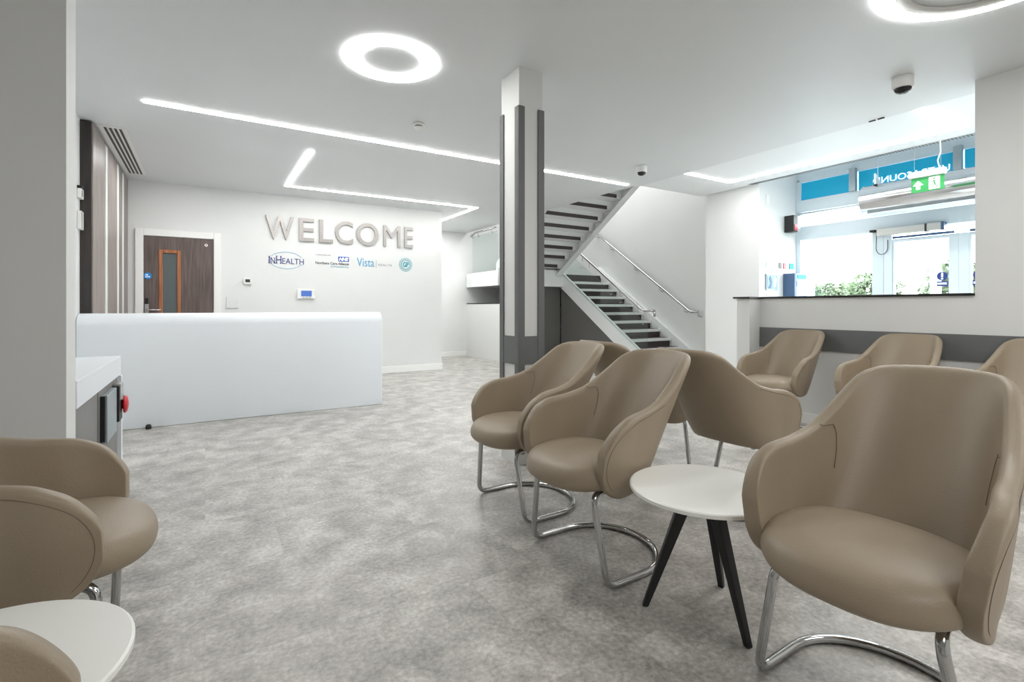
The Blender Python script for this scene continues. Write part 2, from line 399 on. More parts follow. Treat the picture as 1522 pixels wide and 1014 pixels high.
cp(MB().box(-.5195, -.5012, 3.5005, 3.5275, .055, .642), 'door_gap', M['black'], label='black gap between the grey doors')
pl_ = empty('steel_wall_plate', (-.48, 3.78, .47), label='flat pale steel plate on the grey counter door', cat='plate')
MB().box(-.4995, -.470, 3.603, 3.95, .33, .60).build('plate', M['alu'], pl_, loc=(.48, -3.78, -.47), bevel=.003)
MB().box(-.4995, -.478, 3.575, 3.600, .345, .60).build('black_edge', M['black'], pl_, loc=(.48, -3.78, -.47))
es_ = empty('emergency_switch', (-.48, 4.08, .5), label='red mushroom push button on a silver box by the counter end', cat='switch')
MB().box(-.4995, -.462, 3.992, 4.13, .375, .60).build('housing', M['black'], es_, loc=(.48, -4.08, -.5), bevel=.004)
MB().box(-.4995, -.455, 4.005, 4.12, .51, .612).build('silver_cover', M['steel'], es_, loc=(.48, -4.08, -.5), bevel=.004)
b_ = MB().lathe([(0, 0), (.03, 0), (.03, .006), (.056, .008), (.058, .016), (.048, .026), (.02, .032), (0, .033)], 24)
ob = b_.build('push_button', M['red'], es_, smooth=True); ob.rotation_euler = (0, PI / 2, 0); ob.location = (.018, .05, -.035)

# ---------------------------------------------------------------- WELCOME sign: seven letters
ws = empty('welcome_sign', (1.9, 8.19, 2.27), label='large raised silver letters reading WELCOME on the back wall', cat='sign')
WL = [('W', .757, 1.145), ('E', 1.215, 1.43), ('L', 1.505, 1.71), ('C', 1.745, 2.02), ('O', 2.075, 2.43), ('M', 2.515, 2.80), ('E', 2.875, 3.02)]
for ch, a, b in WL:
    text('letter', ch, .4, .03, M['letter'], ws, a, b, 2.105 if ch not in 'CO' else 2.098, 2.455 if ch not in 'CO' else 2.462, 8.183, bold=0 if ch == 'M' else .003).location = (-1.9, -8.19, -2.27)

# small wall logos
def logo(name, label, loc): return empty(name, loc, label=label, cat='logo')
lg = logo('wall_logo', 'navy lettered logo inside a thin oval below the W', (1.03, 8.195, 1.8))
def lp(o, parent): o.location = tuple(-v for v in parent.location); return o
lp(text('lettering', 'I', .1, .003, M['navy'], lg, .800, .815, 1.748, 1.856, 8.197), lg)
lp(text('lettering', 'N', .1, .003, M['navy'], lg, .826, .886, 1.748, 1.834, 8.197), lg)
lp(text('lettering', 'H', .1, .003, M['navy'], lg, .900, .972, 1.748, 1.862, 8.197), lg)
lp(text('lettering', 'EALTH', .1, .003, M['navy'], lg, .984, 1.285, 1.748, 1.832, 8.197), lg)
# slab serifs of the capitals
for x in (.8075, .832, .880, .908, .964):
    top = 1.856 if x < .82 else (1.834 if x < .89 else 1.862)
    for z in (1.748, top - .007): lp(MB().box(x - .013, x + .013, 8.1955, 8.1985, z, z + .007).build('serif', M['navy'], lg), lg)
def ellipse_arc(cx, cz, rx, rz, a0, a1, y, r, n=28):
    return MB().tube([(cx + rx * math.cos(a0 + (a1 - a0) * i / n), y, cz + rz * math.sin(a0 + (a1 - a0) * i / n)) for i in range(n + 1)], r, 5)
lp(ellipse_arc(1.04, 1.80, .23, .125, math.radians(25), math.radians(155), 8.198, .003).build('oval_line', M['lblue'], lg), lg)
lp(ellipse_arc(1.04, 1.80, .23, .125, math.radians(205), math.radians(335), 8.198, .003).build('oval_line', M['lblue'], lg), lg)
lg = logo('wall_logo', 'logo with a blue box over small grey words below the L and C', (1.7, 8.195, 1.82))
lp(MB().box(1.795, 1.958, 8.196, 8.1995, 1.822, 1.898).build('blue_box', M['nhsblue'], lg), lg)
lp(text('lettering', 'NHS', .1, .002, M['signwhite'], lg, 1.805, 1.948, 1.834, 1.887, 8.195, bold=.004, shear=.25), lg)
lp(text('lettering', 'Northern Care Alliance', .1, .002, M['gprint'], lg, 1.455, 1.958, 1.765, 1.808, 8.198, bold=.003), lg)
lp(text('small_lettering', 'NHS Foundation Trust', .1, .002, M['lblue'], lg, 1.68, 1.958, 1.725, 1.748, 8.198), lg)
lp(text('small_lettering', 'In partnership with', .1, .002, M['gprint'], lg, 1.46, 1.68, 1.900, 1.922, 8.198), lg)
lg = logo('wall_logo', 'light blue word logo with small grey letters below the O and M', (2.37, 8.195, 1.82))
lp(text('lettering', 'Vista', .1, .002, M['lblue'], lg, 2.085, 2.365, 1.757, 1.895, 8.198), lg)
lp(text('small_lettering', 'HEALTH', .1, .002, M['gprint'], lg, 2.435, 2.655, 1.777, 1.813, 8.198, spacing=1.4), lg)
lp(MB().box(2.395, 2.399, 8.196, 8.1995, 1.745, 1.865).build('divider', M['gprint'], lg), lg)
lg = logo('wall_logo', 'round teal badge with monogram below the last E', (2.90, 8.195, 1.815))
lp(text('lettering', 'GP', .1, .002, M['teal'], lg, 2.850, 2.955, 1.775, 1.862, 8.198, bold=.004), lg)
for r, w in ((.075, .005), (.112, .003)):
    lp(MB().tube([(2.90 + r * math.cos(2 * PI * i / 32), 8.198, 1.818 + r * math.sin(2 * PI * i / 32)) for i in range(32)], w, 5, closed=True).build('badge_ring', M['teal'], lg), lg)
dt = MB()
for i in range(24):
    a = 2 * PI * i / 24; x, z = 2.90 + .094 * math.cos(a), 1.818 + .094 * math.sin(a)
    dt.box(x - .006, x + .006, 8.196, 8.1995, z - .006, z + .006)
lp(dt.build('badge_dots', M['teal'], lg, kind='stuff'), lg)

# thermostats and blank plate
th = empty('thermostat', (.524, 8.19, 1.475), label='small square white thermostat with a dark display beside the door', cat='thermostat')
MB().box(-.056, .056, -.02, .009, -.046, .046).build('casing', M['wplastic'], th, bevel=.006)
MB().box(-.030, .030, -.0225, -.02, -.018, .026).build('display', M['lcd'], th)
th = empty('control_panel', (1.315, 8.19, 1.30), label='wide white control panel with a blue screen below the logos', cat='control panel')
MB().box(-.13, .13, -.025, .009, -.073, .073).build('casing', M['wplastic'], th, bevel=.008)
MB().box(-.073, .080, -.028, -.025, -.038, .05).build('screen', M['bluelcd'], th, bevel=.002)
for i in range(3):
    MB().box(-.05 + i * .045, -.025 + i * .045, -.027, -.025, -.062, -.052).build('button', M['gplastic'], th)
tag(MB().box(.255, .415, 8.185, 8.199, 1.085, 1.245).build('blank_plate', M['wall'], bevel=.004), 'blank square off-white cover plate below the thermostat', 'cover plate')
# intercom / switches on left wall by the cupboard
ic = empty('wall_switch', (-.949, 5.73, 2.10), label='upper small white switch with a black top on the left wall', cat='switch')
MB().box(0, .03, -.05, .05, -.05, .035).build('plate', M['wplastic'], ic, bevel=.004)
MB().box(.0, .034, -.05, .04, .037, .06).build('black_cap', M['black'], ic, bevel=.003)
MB().box(.031, .034, -.045, -.01, -.035, .02).build('rocker', M['gplastic'], ic)
ic = empty('wall_switch', (-.949, 5.73, 1.86), label='lower long white switch plate on the left wall', cat='switch')
MB().box(0, .03, -.05, .05, -.08, .08).build('plate', M['wplastic'], ic, bevel=.004)
MB().box(.031, .033, -.045, -.025, -.07, .07).build('rocker', M['gplastic'], ic)

# ---------------------------------------------------------------- ceiling lights
def strip(name, pts, label, w=.027, z=H):
    t = empty(name, (0, 0, 0), label=label, cat='light')
    cx = sum(p[0] for p in pts) / len(pts); cy = sum(p[1] for p in pts) / len(pts)
    t.location = (cx, cy, z)
    for (x0, y0), (x1, y1) in zip(pts, pts[1:]):
        o = MB().box(min(x0, x1) - w, max(x0, x1) + w, min(y0, y1) - w, max(y0, y1) + w, -.006, -.0005).build('diffuser', M['led'], t)
        o.location = (-cx, -cy, 0)
    return t
strip('led_strip', [(-.40, 5.03), (4.90, 5.03)], 'long straight LED line across the ceiling in front of the desk')
strip('led_strip', [(.965, 5.70), (.965, 7.52), (3.89, 7.52), (3.89, 9.06)], 'stepped zigzag LED line along the back wall ceiling')
strip('led_strip', [(5.10, 4.24), (6.05, 4.24), (6.05, 1.82), (5.16, 1.82)], 'three sided LED line in the entrance ceiling', z=H + .015)
def ring(x, y, r0, r1, label):
    t = empty('ring_light', (x, y, H), label=label, cat='light')
    MB().lathe([(r0, -.001), (r1, -.001), (r1, -.006), (r1 - .004, -.009), (r0 + .004, -.009), (r0, -.006)], 64, close=True).build('diffuser', M['ring'], t, smooth=True)
    return t
ring(1.08, 3.333, .207, .314, 'round white ring light in the middle of the ceiling')
t = ring(3.28, .83, .415, .505, 'larger ring light at the top right edge of the picture')
MB().lathe([(.365, -.001), (.414, -.001), (.414, -.02), (.365, -.02)], 64, close=True).build('inner_trim', M['wplastic'], t, smooth=True)

# ceiling devices
def smoke(x, y, label):
    t = empty('smoke_detector', (x, y, H), label=label, cat='smoke detector')
    MB().lathe([(0, 0), (.052, 0), (.055, -.012), (.048, -.02), (0, -.02)], 28).build('base', M['wplastic'], t, smooth=True)
    MB().lathe([(0, -.02), (.034, -.02), (.034, -.03), (0, -.03)], 24).build('sensor_slot', M['black'], t, smooth=True)
    MB().lathe([(0, -.03), (.042, -.03), (.036, -.042), (.014, -.05), (.01, -.062), (0, -.064)], 24).build('sensor_head', M['wplastic'], t, smooth=True)
smoke(1.662, 4.35, 'smoke detector between the ring light and the long LED line')
def dome(x, y, r, label):
    t = empty('dome_camera', (x, y, H), label=label, cat='camera')
    MB().lathe([(0, 0), (r, 0), (r * 1.02, -r * .25), (r, -r * 1.05), (r * .93, -r * 1.2), (0, -r * 1.2)], 32).build('housing', M['wplastic'] if r < .07 else M['gplastic'], t, smooth=True)
    MB().lathe([(r * .82, -r * 1.21)] + [(r * .82 * math.cos(a), -r * 1.21 - r * .6 * math.sin(a)) for a in [PI / 2 * i / 8 for i in range(1, 9)]], 28).build('smoked_dome', mat('smoked_dome', rgb(24, 26, 28), .12), t, smooth=True)
dome(4.336, 1.632, .066, 'grey dome security camera near the ring light at right')
dome(4.42, 4.28, .062, 'small white dome camera on the ceiling near the stairs')
t = empty('ceiling_sensor', (5.093, 2.113, H + .003), label='tiny black and silver sensor on the ceiling edge over the half wall', cat='sensor')
MB().lathe([(0, 0), (.03, 0), (.03, -.006), (0, -.006)], 20).build('plate', M['wplastic'], t)
MB().box(-.006, .006, .008, .06, -.014, -.006).build('sprinkler_arm', M['black'], t)
MB().box(-.006, .006, -.06, -.008, -.014, -.006).build('sprinkler_arm', M['black'], t)

# slot diffuser at left
sl = empty('slot_diffuser', (-.74, 6.85, H), label='white slot air diffuser with four black slots by the left wall', cat='air vent')
MB().box(-.105, .105, -.96, .96, -.008, -.0005).build('frame', M['trim'], sl, bevel=.002)
for i in range(4):
    x = -.052 + i * .038
    MB().box(x - .010, x + .010, -.93, .93, -.0105, -.0082).build('slot', M['black'], sl)

# linear grille in entrance ceiling
gr = empty('linear_grille', (6.39, 2.9, H + .015), label='long narrow grey ceiling grille along the entrance edge', cat='air vent')
MB().box(-.035, .035, -1.9, 1.28, -.004, -.0005).build('frame', M['alu'], gr)
gs = MB()
y = -1.88
while y < 1.26:
    gs.box(-.026, .026, y, y + .012, -.008, -.0042); y += .03
gs.build('grille_bars', M['grey'], gr, kind='stuff')

# ---------------------------------------------------------------- staircase
RI, GO = .1655, .251
YT, ZT = 8.797, 1.8205
XL, XR = 6.72, 7.80
st = empty('staircase', (7.2, 7.5, 0), label='white and dark brown two flight staircase with glass balustrade behind the column', cat='staircase')
SL = Vector((7.2, 7.5, 0))
def sp(mb, name, m, parent=st, **k): return mb.build(name, m, parent, loc=tuple(-SL) if parent is st else None, **k)
for k in range(1, 11):
    z = RI * k; y = YT - (11 - k) * GO
    t_ = sp(MB().box(XL, XR, y - .012, y + GO + .02, z - .052, z), 'stair_tread', M['tread'])
    a = sp(MB().box(XL, XR, y + .055, y + GO + .0, z + .0005, z + .006), 'tread_covering', M['riser'], t_)
    sp(MB().box(XL + .001, XR - .001, y + .018, y + .034, z - RI, z - .053), 'riser', M['riser'])
sp(MB().box(XL + .001, XR - .001, YT + .018, YT + .034, ZT - RI, ZT - .053), 'riser', M['riser'])
def slope(y): return (y - YT) * (RI / GO) + ZT
def stringer(x0, x1, ya, yb, up, dn, y_top_end=None):
    m_ = MB(); return m_.prism([(ya, max(0.0, slope(ya) + up)), (yb, slope(yb) + up), (yb, slope(yb) - dn), (ya, max(0.0, slope(ya) - dn))] if slope(ya) - dn > .01 else
        [(ya, max(.02, slope(ya) + up)), (yb, slope(yb) + up), (yb, slope(yb) - dn), (YT - (ZT - dn) * GO / RI, 0.0), (ya, 0.0)], 'x', x0, x1)
sp(stringer(XL - .035, XL, 6.16, 8.93, .02, .345), 'stringer', M['tread'])
sp(stringer(XR, XR + .095, 6.10, 8.95, .115, .30), 'stringer', M['tread'])
sp(MB().prism([(6.55, .0), (8.9, slope(8.9) - .40), (8.9, 0)], 'x', XL + .0, XL + .05), 'under_stair_panel', M['under'], label='dark grey panel under the flight')
struct('wall_under_stair', MB().box(5.45, 6.72, 8.95, 9.05, 0, 1.54), M['under'])
# landing
sp(MB().box(5.05, 7.88, 8.80, 10.2, 1.55, 1.60), 'landing', M['tread'])
sp(MB().box(5.05, 7.88, 8.84, 10.2, 1.60, 1.8205), 'landing_floor', M['riser'])
sp(MB().box(5.03, 5.05, 8.80, 10.2, 1.54, 1.845), 'landing_fascia', M['tread'])
sp(MB().box(5.03, 6.70, 8.78, 8.80, 1.54, 1.90), 'landing_fascia', M['tread'])
# glass balustrade of lower flight
pr = lambda y, u: slope(y) + u
gy = [6.305, 7.139, 8.011, 8.82]
for a, b in zip(gy, gy[1:]):
    a += .006; b -= .006
    g_ = sp(MB().prism([(a, pr(a, -.02)), (b, pr(b, -.02)), (b, pr(b, .60)), (a, pr(a, .60))], 'x', XL - .05, XL - .036), 'glass_panel', M['gglass'])
    for q in (a + .12, b - .12):
        sp(MB().lathe([(0, 0), (.018, 0), (.018, .012), (0, .012)], 12), 'glass_clamp', M['steel'], g_).location = (XL - .043, q, pr(q, .53))
def rail(pts, name='handrail', r=.021): return sp(MB().tube(pts, r, 10), name, M['chrome'], smooth=True)
XH = XL - .04
rl = rail([(XH, 6.16, 1.035), (XH, 6.41, 1.035)] + [(XH, 6.47, 1.06)] + [(XH, y, 1.06 + (y - 6.47) * .672) for y in (6.6, 7.4, 8.2, 8.78)])
sp(MB().tube([(XH, 6.16, 1.035), (XH, 6.16, .93)], .021, 10), 'rail_return', M['chrome'], rl, smooth=True)
for y in (6.55, 7.02, 7.25, 7.9, 8.12, 8.7):
    z = 1.06 + (y - 6.47) * .672
    sp(MB().tube([(XH, y, z - .015), (XH, y + .0, z - .09), (XL - .045, y + .0, z - .12)], .008, 6), 'rail_bracket', M['steel'], rl, smooth=True)
XW = 7.80
hr = empty('wall_handrail', (7.8, 7.5, 1.5), label='chrome handrail fixed to the wall above the stairs', cat='handrail')
o = MB().tube([(XW, 6.13, 1.012), (XW, 6.30, 1.012), (XW, 6.36, 1.04)] + [(XW, y, 1.04 + (y - 6.36) * .681) for y in (6.6, 7.6, 8.6, 9.2)], .021, 10).build('rail', M['chrome'], hr, smooth=True); o.location = (-7.8, -7.5, -1.5)
for y in (6.45, 7.07, 7.75, 8.5, 9.0):
    z = 1.04 + (y - 6.36) * .681
    o = MB().tube([(XW, y, z - .015), (XW, y, z - .085), (7.885, y, z - .10)], .009, 6).lathe([(0, -.01), (.03, -.01), (.03, .0), (0, .0)], 12, (7.87, y, z - .1)).build('bracket', M['steel'], hr, smooth=True); o.location = (-7.8, -7.5, -1.5)
o = MB().tube([(XW, 6.13, 1.012), (XW, 6.13, .93), (7.89, 6.13, .92)], .012, 8).build('end_return', M['chrome'], hr, smooth=True); o.location = (-7.8, -7.5, -1.5)

# upper flight, climbing back towards the room and through the ceiling
def up(mb, name, m, **k): return sp(mb, name, m, **k)
UX0, UX1 = 5.12, 6.58
GU = .2578; RU = .1645
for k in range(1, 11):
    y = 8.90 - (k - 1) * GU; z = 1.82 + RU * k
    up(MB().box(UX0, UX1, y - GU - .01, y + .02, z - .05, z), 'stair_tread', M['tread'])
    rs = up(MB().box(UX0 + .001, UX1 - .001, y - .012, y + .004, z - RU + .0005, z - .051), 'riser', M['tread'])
    MB().box(UX0 + .005, UX1 - .17, y - .0205, y - .0125, z - RU - .045, z - RU + .022).build('dark_slot_strip', M['riser'], rs)  # dark strip for the narrow slot across each riser back
zu = lambda y: 1.82 + (8.90 - y) * RU / GU
ya, yb = 8.93, 6.35
for x0, x1 in ((UX1, UX1 + .04), (UX0 - .04, UX0)):
    up(MB().prism([(ya, zu(ya) - .12), (yb, zu(yb) - .12), (yb, zu(yb) + .20), (ya, zu(ya) + .20)], 'x', x0, x1), 'stringer', M['tread'])
up(MB().prism([(ya, zu(ya) - .125), (yb, zu(yb) - .125), (yb, zu(yb) - .105), (ya, zu(ya) - .105)], 'x', UX1 - .10, UX1 + .04), 'stringer_flange', M['tread'])
# landing balustrade at left
sp(MB().box(5.033, 5.047, 8.80, 9.90, 1.846, 2.65), 'glass_panel', M['gglass'], label='greenish landing glass left of the column')
lr = sp(MB().tube([(5.0, 9.92, 2.65), (5.0, 9.70, 2.71), (5.0, 8.80, 2.71)], .02, 8), 'handrail', M['chrome'], smooth=True)
for y in (9.88, 9.6, 9.0):
    sp(MB().tube([(5.0, y, 2.70), (5.035, y, 2.61)], .012, 8), 'glass_clamp', M['steel'], lr, smooth=True)
# low white screen wall under the landing
lw = empty('low_screen', (5.1, 9.4, 0), label='low white screen with a dark top edge under the landing', cat='partition')
MB().box(-.05, .02, -.75, .82, 0, 1.165).build('panel', M['wall'], lw)
MB().box(-.055, .025, -.76, .82, 1.166, 1.185).build('top_cap', M['black'], lw)

# ---------------------------------------------------------------- entrance lobby facade (x = 7.4)
XF = 7.40
wf = empty('window_1', (0, 0, 0), kind='structure')
def wp(mb, name, m, **k): return mb.build(name, m, wf, **k)
wp(MB().box(XF, XF + .08, -4.0, 4.1, 2.91, 3.05), 'head_frame', M['paleframe'], bevel=.004)
wp(MB().box(XF - .02, XF + .08, -4.0, 4.1, 2.475, 2.645), 'transom', M['paleframe'], bevel=.004)
wp(MB().box(XF - .03, XF + .0, -4.0, 4.07, 2.44, 2.46), 'shadow_gap', M['alu'])
wp(MB().box(XF - .02, XF + .08, -4.0, 4.1, 2.07, 2.265), 'transom', M['paleframe'], bevel=.004)
wp(MB().box(XF - .01, XF + .07, 2.99, 3.12, 0, 2.07), 'mullion', M['paleframe'], bevel=.004)
wp(MB().box(XF - .02, XF + .07, 2.90, 2.985, 0, 2.07), 'mullion', M['paleframe'], bevel=.004)
wp(MB().box(XF - .01, XF + .07, 4.04, 4.1, 0, 2.92), 'mullion', M['paleframe'], bevel=.004)
wp(MB().box(XF, XF + .07, .2, .3, 0, 2.07), 'mullion', M['paleframe'], bevel=.004)
wp(MB().box(XF, XF + .07, 3.13, 4.04, 0, .12), 'bottom_frame', M['paleframe'], bevel=.004)
wp(MB().box(XF + .03, XF + .045, 3.121, 4.04, .121, 2.069), 'window_pane', M['winglass'])
wp(MB().box(XF + .03, XF + .045, -4.0, 4.04, 2.2655, 2.4745), 'window_pane', M['winglass'])
wp(MB().box(XF + .03, XF + .045, -4.0, .199, .0, 2.069), 'window_pane', M['winglass'])
wp(MB().box(XF + .03, XF + .045, .301, .42, .0, 2.069), 'window_pane', M['winglass'])
wp(MB().box(XF - .008, XF + .02, 4.055, 4.095, 2.60, 2.95), 'corner_bracket', M['alu'])
for a in (3.335, 2.24):
    o = wp(MB().box(XF - .06, XF + .01, a - .038, a + .038, 2.646, 2.95), 'upright_bracket', M['alu'], bevel=.003)
# cyan fascia sign, lettering faces the street
fs = empty('fascia_sign', (XF + .05, 2.5, 2.78), label='cyan fascia sign above the entrance with mirrored ULTRASOUND lettering', cat='sign')
for a, b in ((3.375, 4.05), (2.28, 3.297), (.3, 2.20)):
    MB().box(XF + .03, XF + .05, a, b, 2.650, 2.905).build('sign_panel', M['cyan'], fs, loc=(-XF - .05, -2.5, -2.78))
text('lettering', 'ULTRASOUND', .1, .01, M['signwhite'], fs, 2.33, 3.12, 2.695, 2.775, XF + .022, facing='+x').location = (-XF - .05, -2.5, -2.78)
# sliding entrance doors
def door(name, y0, y1, label):
    d = empty(name, (0, 0, 0), kind='structure')
    x0, x1 = XF + .0, XF + .045
    for nm, mb in (('stile', MB().box(x0, x1, y0, y0 + .09, 0, 1.955)), ('stile', MB().box(x0, x1, y1 - .022, y1, 0, 1.955)), ('top_rail', MB().box(x0, x1, y0 + .09, y1 - .022, 1.915, 1.955)), ('bottom_rail', MB().box(x0, x1, y0 + .09, y1 - .022, 0, .12))):
        mb.build(nm, M['paleframe'], d, bevel=.003)
    MB().box(x0 + .015, x0 + .03, y0 + .09, y1 - .022, .12, 1.915).build('glass_pane', M['winglass'], d)
    MB().box(x0 - .03, x0 - .001, y0 + .03, y1 - .01, 1.957, 1.985).build('door_track', M['steeldark'], d)
    return d
d2 = door('door_2', 2.245, 2.895, '')
d3 = door('door_3', 1.30, 2.15, '')
MB().box(XF, XF + .045, 2.151, 2.244, 0, 1.955).build('meeting_stile', M['paleframe'], d2, bevel=.003)
def notice(y0, y1, label):
    n = empty('window_notice', (XF + .01, (y0 + y1) / 2, 1.45), label=label, cat='sign')
    yc = (y0 + y1) / 2
    lc = (-XF - .01, -yc, -1.45)
    MB().prism(arc(yc, 1.465, .052, 0, 2 * PI, 24)[:-1], 'x', XF + .008, XF + .012).build('blue_disc', M['navy'], n, loc=lc)
    m_ = MB().box(XF + .005, XF + .0075, yc - .009, yc + .009, 1.452, 1.503); m_.box(XF + .005, XF + .0075, yc - .009, yc + .009, 1.427, 1.443)
    m_.build('exclamation_mark', M['signwhite'], n, loc=lc)
    b = MB().box(XF + .008, XF + .012, y0, y1, 1.345, 1.405).build('text_panel', M['navy'], n, loc=lc)
    MB().box(XF + .005, XF + .0075, y0 + .01, y1 - .01, 1.366, 1.388).build('white_line', M['signwhite'], n, loc=lc)
notice(2.345, 2.45, 'blue mandatory notice disc on the left sliding door glass')
notice(2.015, 2.125, 'blue mandatory notice partly hidden at the right sliding door')
op = empty('door_operator', (XF - .05, 2.75, 2.05), label='long silver automatic door operator above the sliding door', cat='door operator')
ol = (-XF + .05, -2.75, -2.05)
MB().box(XF - .10, XF - .021, 2.375, 3.035, 2.005, 2.09).build('casing', mat('pale_metal_casing', rgb(200, 200, 196), .3, .3), op, loc=ol, bevel=.006)
MB().box(XF - .104, XF - .022, 2.51, 2.53, 2.0, 2.094).build('joint_band', M['black'], op, loc=ol)
MB().box(XF - .104, XF - .022, 2.345, 2.374, 2.0, 2.094).build('end_cap', M['steeldark'], op, loc=ol)
MB().box(XF - .13, XF - .022, 3.037, 3.10, 2.055, 2.085).build('sensor', M['black'], op, loc=ol, bevel=.004)
MB().tube([(XF - .03, 3.06, 2.05)] + [(XF - .03, 3.00 + .065 * math.cos(a), 1.86 - .09 * math.sin(a)) for a in [PI * i / 10 for i in range(11)]] + [(XF - .03, 2.935, 1.95)], .004, 5).build('cable', M['black'], op, loc=ol, smooth=True)
# air curtain
ac = empty('air_curtain', (6.9, 2.0, 2.40), label='long polished cylindrical air curtain hanging above the entrance', cat='air curtain')
MB().prism([(6.9 + .155 * math.cos(a), 2.40 + .175 * math.sin(a)) for a in [2 * PI * i / 40 for i in range(40)]], 'y', .55, 3.0).build('casing', mat('bright_polished_steel', (.74, .75, .76), .16, 1.0), ac, loc=(-6.9, -2.0, -2.4), smooth=True, bevel=.012)
MB().box(6.80, 7.0, .6, 2.95, 2.205, 2.226).build('outlet_slot', M['paleframe'], ac, loc=(-6.9, -2.0, -2.4))
for y in (2.85, .8):
    MB().tube([(6.9, y, 2.5), (6.9, y, 3.05)], .004, 6).build('hanger', M['paleframe'], ac, loc=(-6.9, -2.0, -2.4))
    MB().prism([(6.80, 2.565), (6.98, 2.565), (6.80, 2.69)], 'y', y - .02, y + .0).build('bracket_plate', M['paleframe'], ac, loc=(-6.9, -2.0, -2.4))
    MB().tube([(6.84, y, 2.55), (6.84, y, 2.61)], .02, 10).build('bolt', M['black'], ac, loc=(-6.9, -2.0, -2.4))
# exit sign
ex = empty('exit_sign', (6.3, 2.155, 2.40), label='green running man exit sign hanging from the entrance ceiling', cat='exit sign')
el = (-6.3, -2.155, -2.4)
MB().box(6.27, 6.33, 2.005, 2.315, 2.435, 2.50).build('housing', M['wplastic'], ex, loc=el, bevel=.012)
MB().box(6.294, 6.306, 2.02, 2.295, 2.285, 2.434).build('green_panel', M['green'], ex, loc=el, bevel=.002)
yy, zz = 2.235, 2.36
MB().prism([(yy - .045, zz - .005), (yy, zz + .045), (yy + .045, zz - .005), (yy + .018, zz - .005), (yy + .018, zz - .045), (yy - .018, zz - .045), (yy - .018, zz - .005)], 'x', 6.290, 6.2935).build('arrow', M['exitwhite'], ex, loc=el)
MB().box(6.290, 6.2935, 2.055, 2.145, 2.298, 2.422).build('doorway_pictogram', M['exitwhite'], ex, loc=el)
rm = MB()
for (a, b, c, d, w) in ((2.105, 2.385, 2.092, 2.345, .012), (2.105, 2.38, 2.130, 2.36, .006), (2.1, 2.38, 2.07, 2.368, .006), (2.092, 2.345, 2.118, 2.318, .007), (2.118, 2.318, 2.135, 2.312, .006), (2.092, 2.345, 2.078, 2.322, .007), (2.078, 2.322, 2.083, 2.302, .006)):
    dx, dz = c - a, d - b; L_ = math.hypot(dx, dz); nx, nz = -dz / L_ * w / 2, dx / L_ * w / 2
    rm.prism([(a + nx, b + nz), (c + nx, d + nz), (c - nx, d - nz), (a - nx, b - nz)], 'x', 6.2865, 6.2898)
rm.prism(arc(2.102, 2.402, .009, 0, 2 * PI, 12)[:-1], 'x', 6.2865, 6.2898)
rm.build('running_figure', M['green'], ex, loc=el)
MB().tube([(6.3, 2.06, 2.5), (6.3, 2.075, 2.58), (6.3, 2.05, 2.66), (6.3, 2.055, 2.785)], .006, 6).build('cable', M['wplastic'], ex, loc=el, smooth=True)
for y in (2.05, 2.27):
    MB().tube([(6.3, y, 2.5), (6.3, y, 2.785)], .0015, 4).build('hanging_wire', M['steel'], ex, loc=el)

# things on the lobby end wall (y = 4.1)
t = empty('heater_box', (7.15, 4.05, 2.28), label='small black and silver box with red marking high on the lobby wall', cat='control box')
tl = (-7.15, -4.05, -2.28)
MB().box(7.075, 7.175, 3.96, 4.095, 2.165, 2.40).build('box_body', M['black'], t, loc=tl, bevel=.005)
MB().box(7.18, 7.26, 3.96, 4.095, 2.165, 2.40).build('silver_side', M['alu'], t, loc=tl, bevel=.005)
MB().box(7.10, 7.165, 3.955, 3.9595, 2.18, 2.27).build('red_marking', M['red'], t, loc=tl)
t = empty('framed_picture', (6.74, 4.09, 1.45), label='small framed blue and white picture on the lobby wall', cat='picture')
tl = (-6.74, -4.09, -1.45)
MB().box(6.616, 6.873, 4.075, 4.095, 1.335, 1.56).build('frame', M['alu'], t, loc=tl, bevel=.003)
MB().box(6.632, 6.857, 4.070, 4.0745, 1.35, 1.545).build('print', M['kiosk'], t, loc=tl)
MB().prism([(6.64, 1.355), (6.715, 1.355), (6.735, 1.45), (6.70, 1.54), (6.66, 1.50), (6.69, 1.43)], 'y', 4.0665, 4.0695).build('dark_figure', M['steeldark'], t, loc=tl)
MB().prism([(6.77, 1.38), (6.83, 1.38), (6.84, 1.50), (6.80, 1.53), (6.77, 1.49)], 'y', 4.0665, 4.0695).build('white_figure', M['wplastic'], t, loc=tl)
t = empty('hand_gel_dispenser', (7.2, 4.0, 1.2), label='tall pale blue wall kiosk beside the entrance window', cat='kiosk')
tl = (-7.2, -4.0, -1.2)
MB().box(7.045, 7.09, 3.93, 4.095, .9, 1.575).build('side_panel', M['steeldark'], t, loc=tl, bevel=.004)
MB().box(7.0905, 7.36, 3.93, 4.095, .9, 1.575).build('front_panel', M['kiosk'], t, loc=tl, bevel=.004)
MB().box(7.12, 7.33, 3.925, 3.9295, 1.50, 1.555).build('top_label', M['teal'], t, loc=tl)
MB().box(7.11, 7.34, 3.922, 3.9295, 1.39, 1.47).build('white_label', M['wplastic'], t, loc=tl)
for (x, c, z, w, l, cc) in ((6.66, M['alu'], 1.69, .018, 'pale sticker above the framed picture', 's'), (6.975, M['gprint'], 1.69, .03, 'grey sticker between picture and kiosk', 's'), (7.085, M['red'], 1.69, .03, 'small red sticker above the kiosk', 's'), (7.26, M['teal'], 1.69, .05, 'teal sticker above the kiosk', 's')):
    tag(MB().box(x - w, x + w, 4.09, 4.098, z - .04, z + .04).build('wall_sticker', c), l, 'sticker')
tag(MB().box(6.635, 6.70, 4.085, 4.098, 2.52, 2.66).build('wall_unit', M['wplastic'], bevel=.004), 'small white box high on the lobby wall near the opening', 'wall unit')

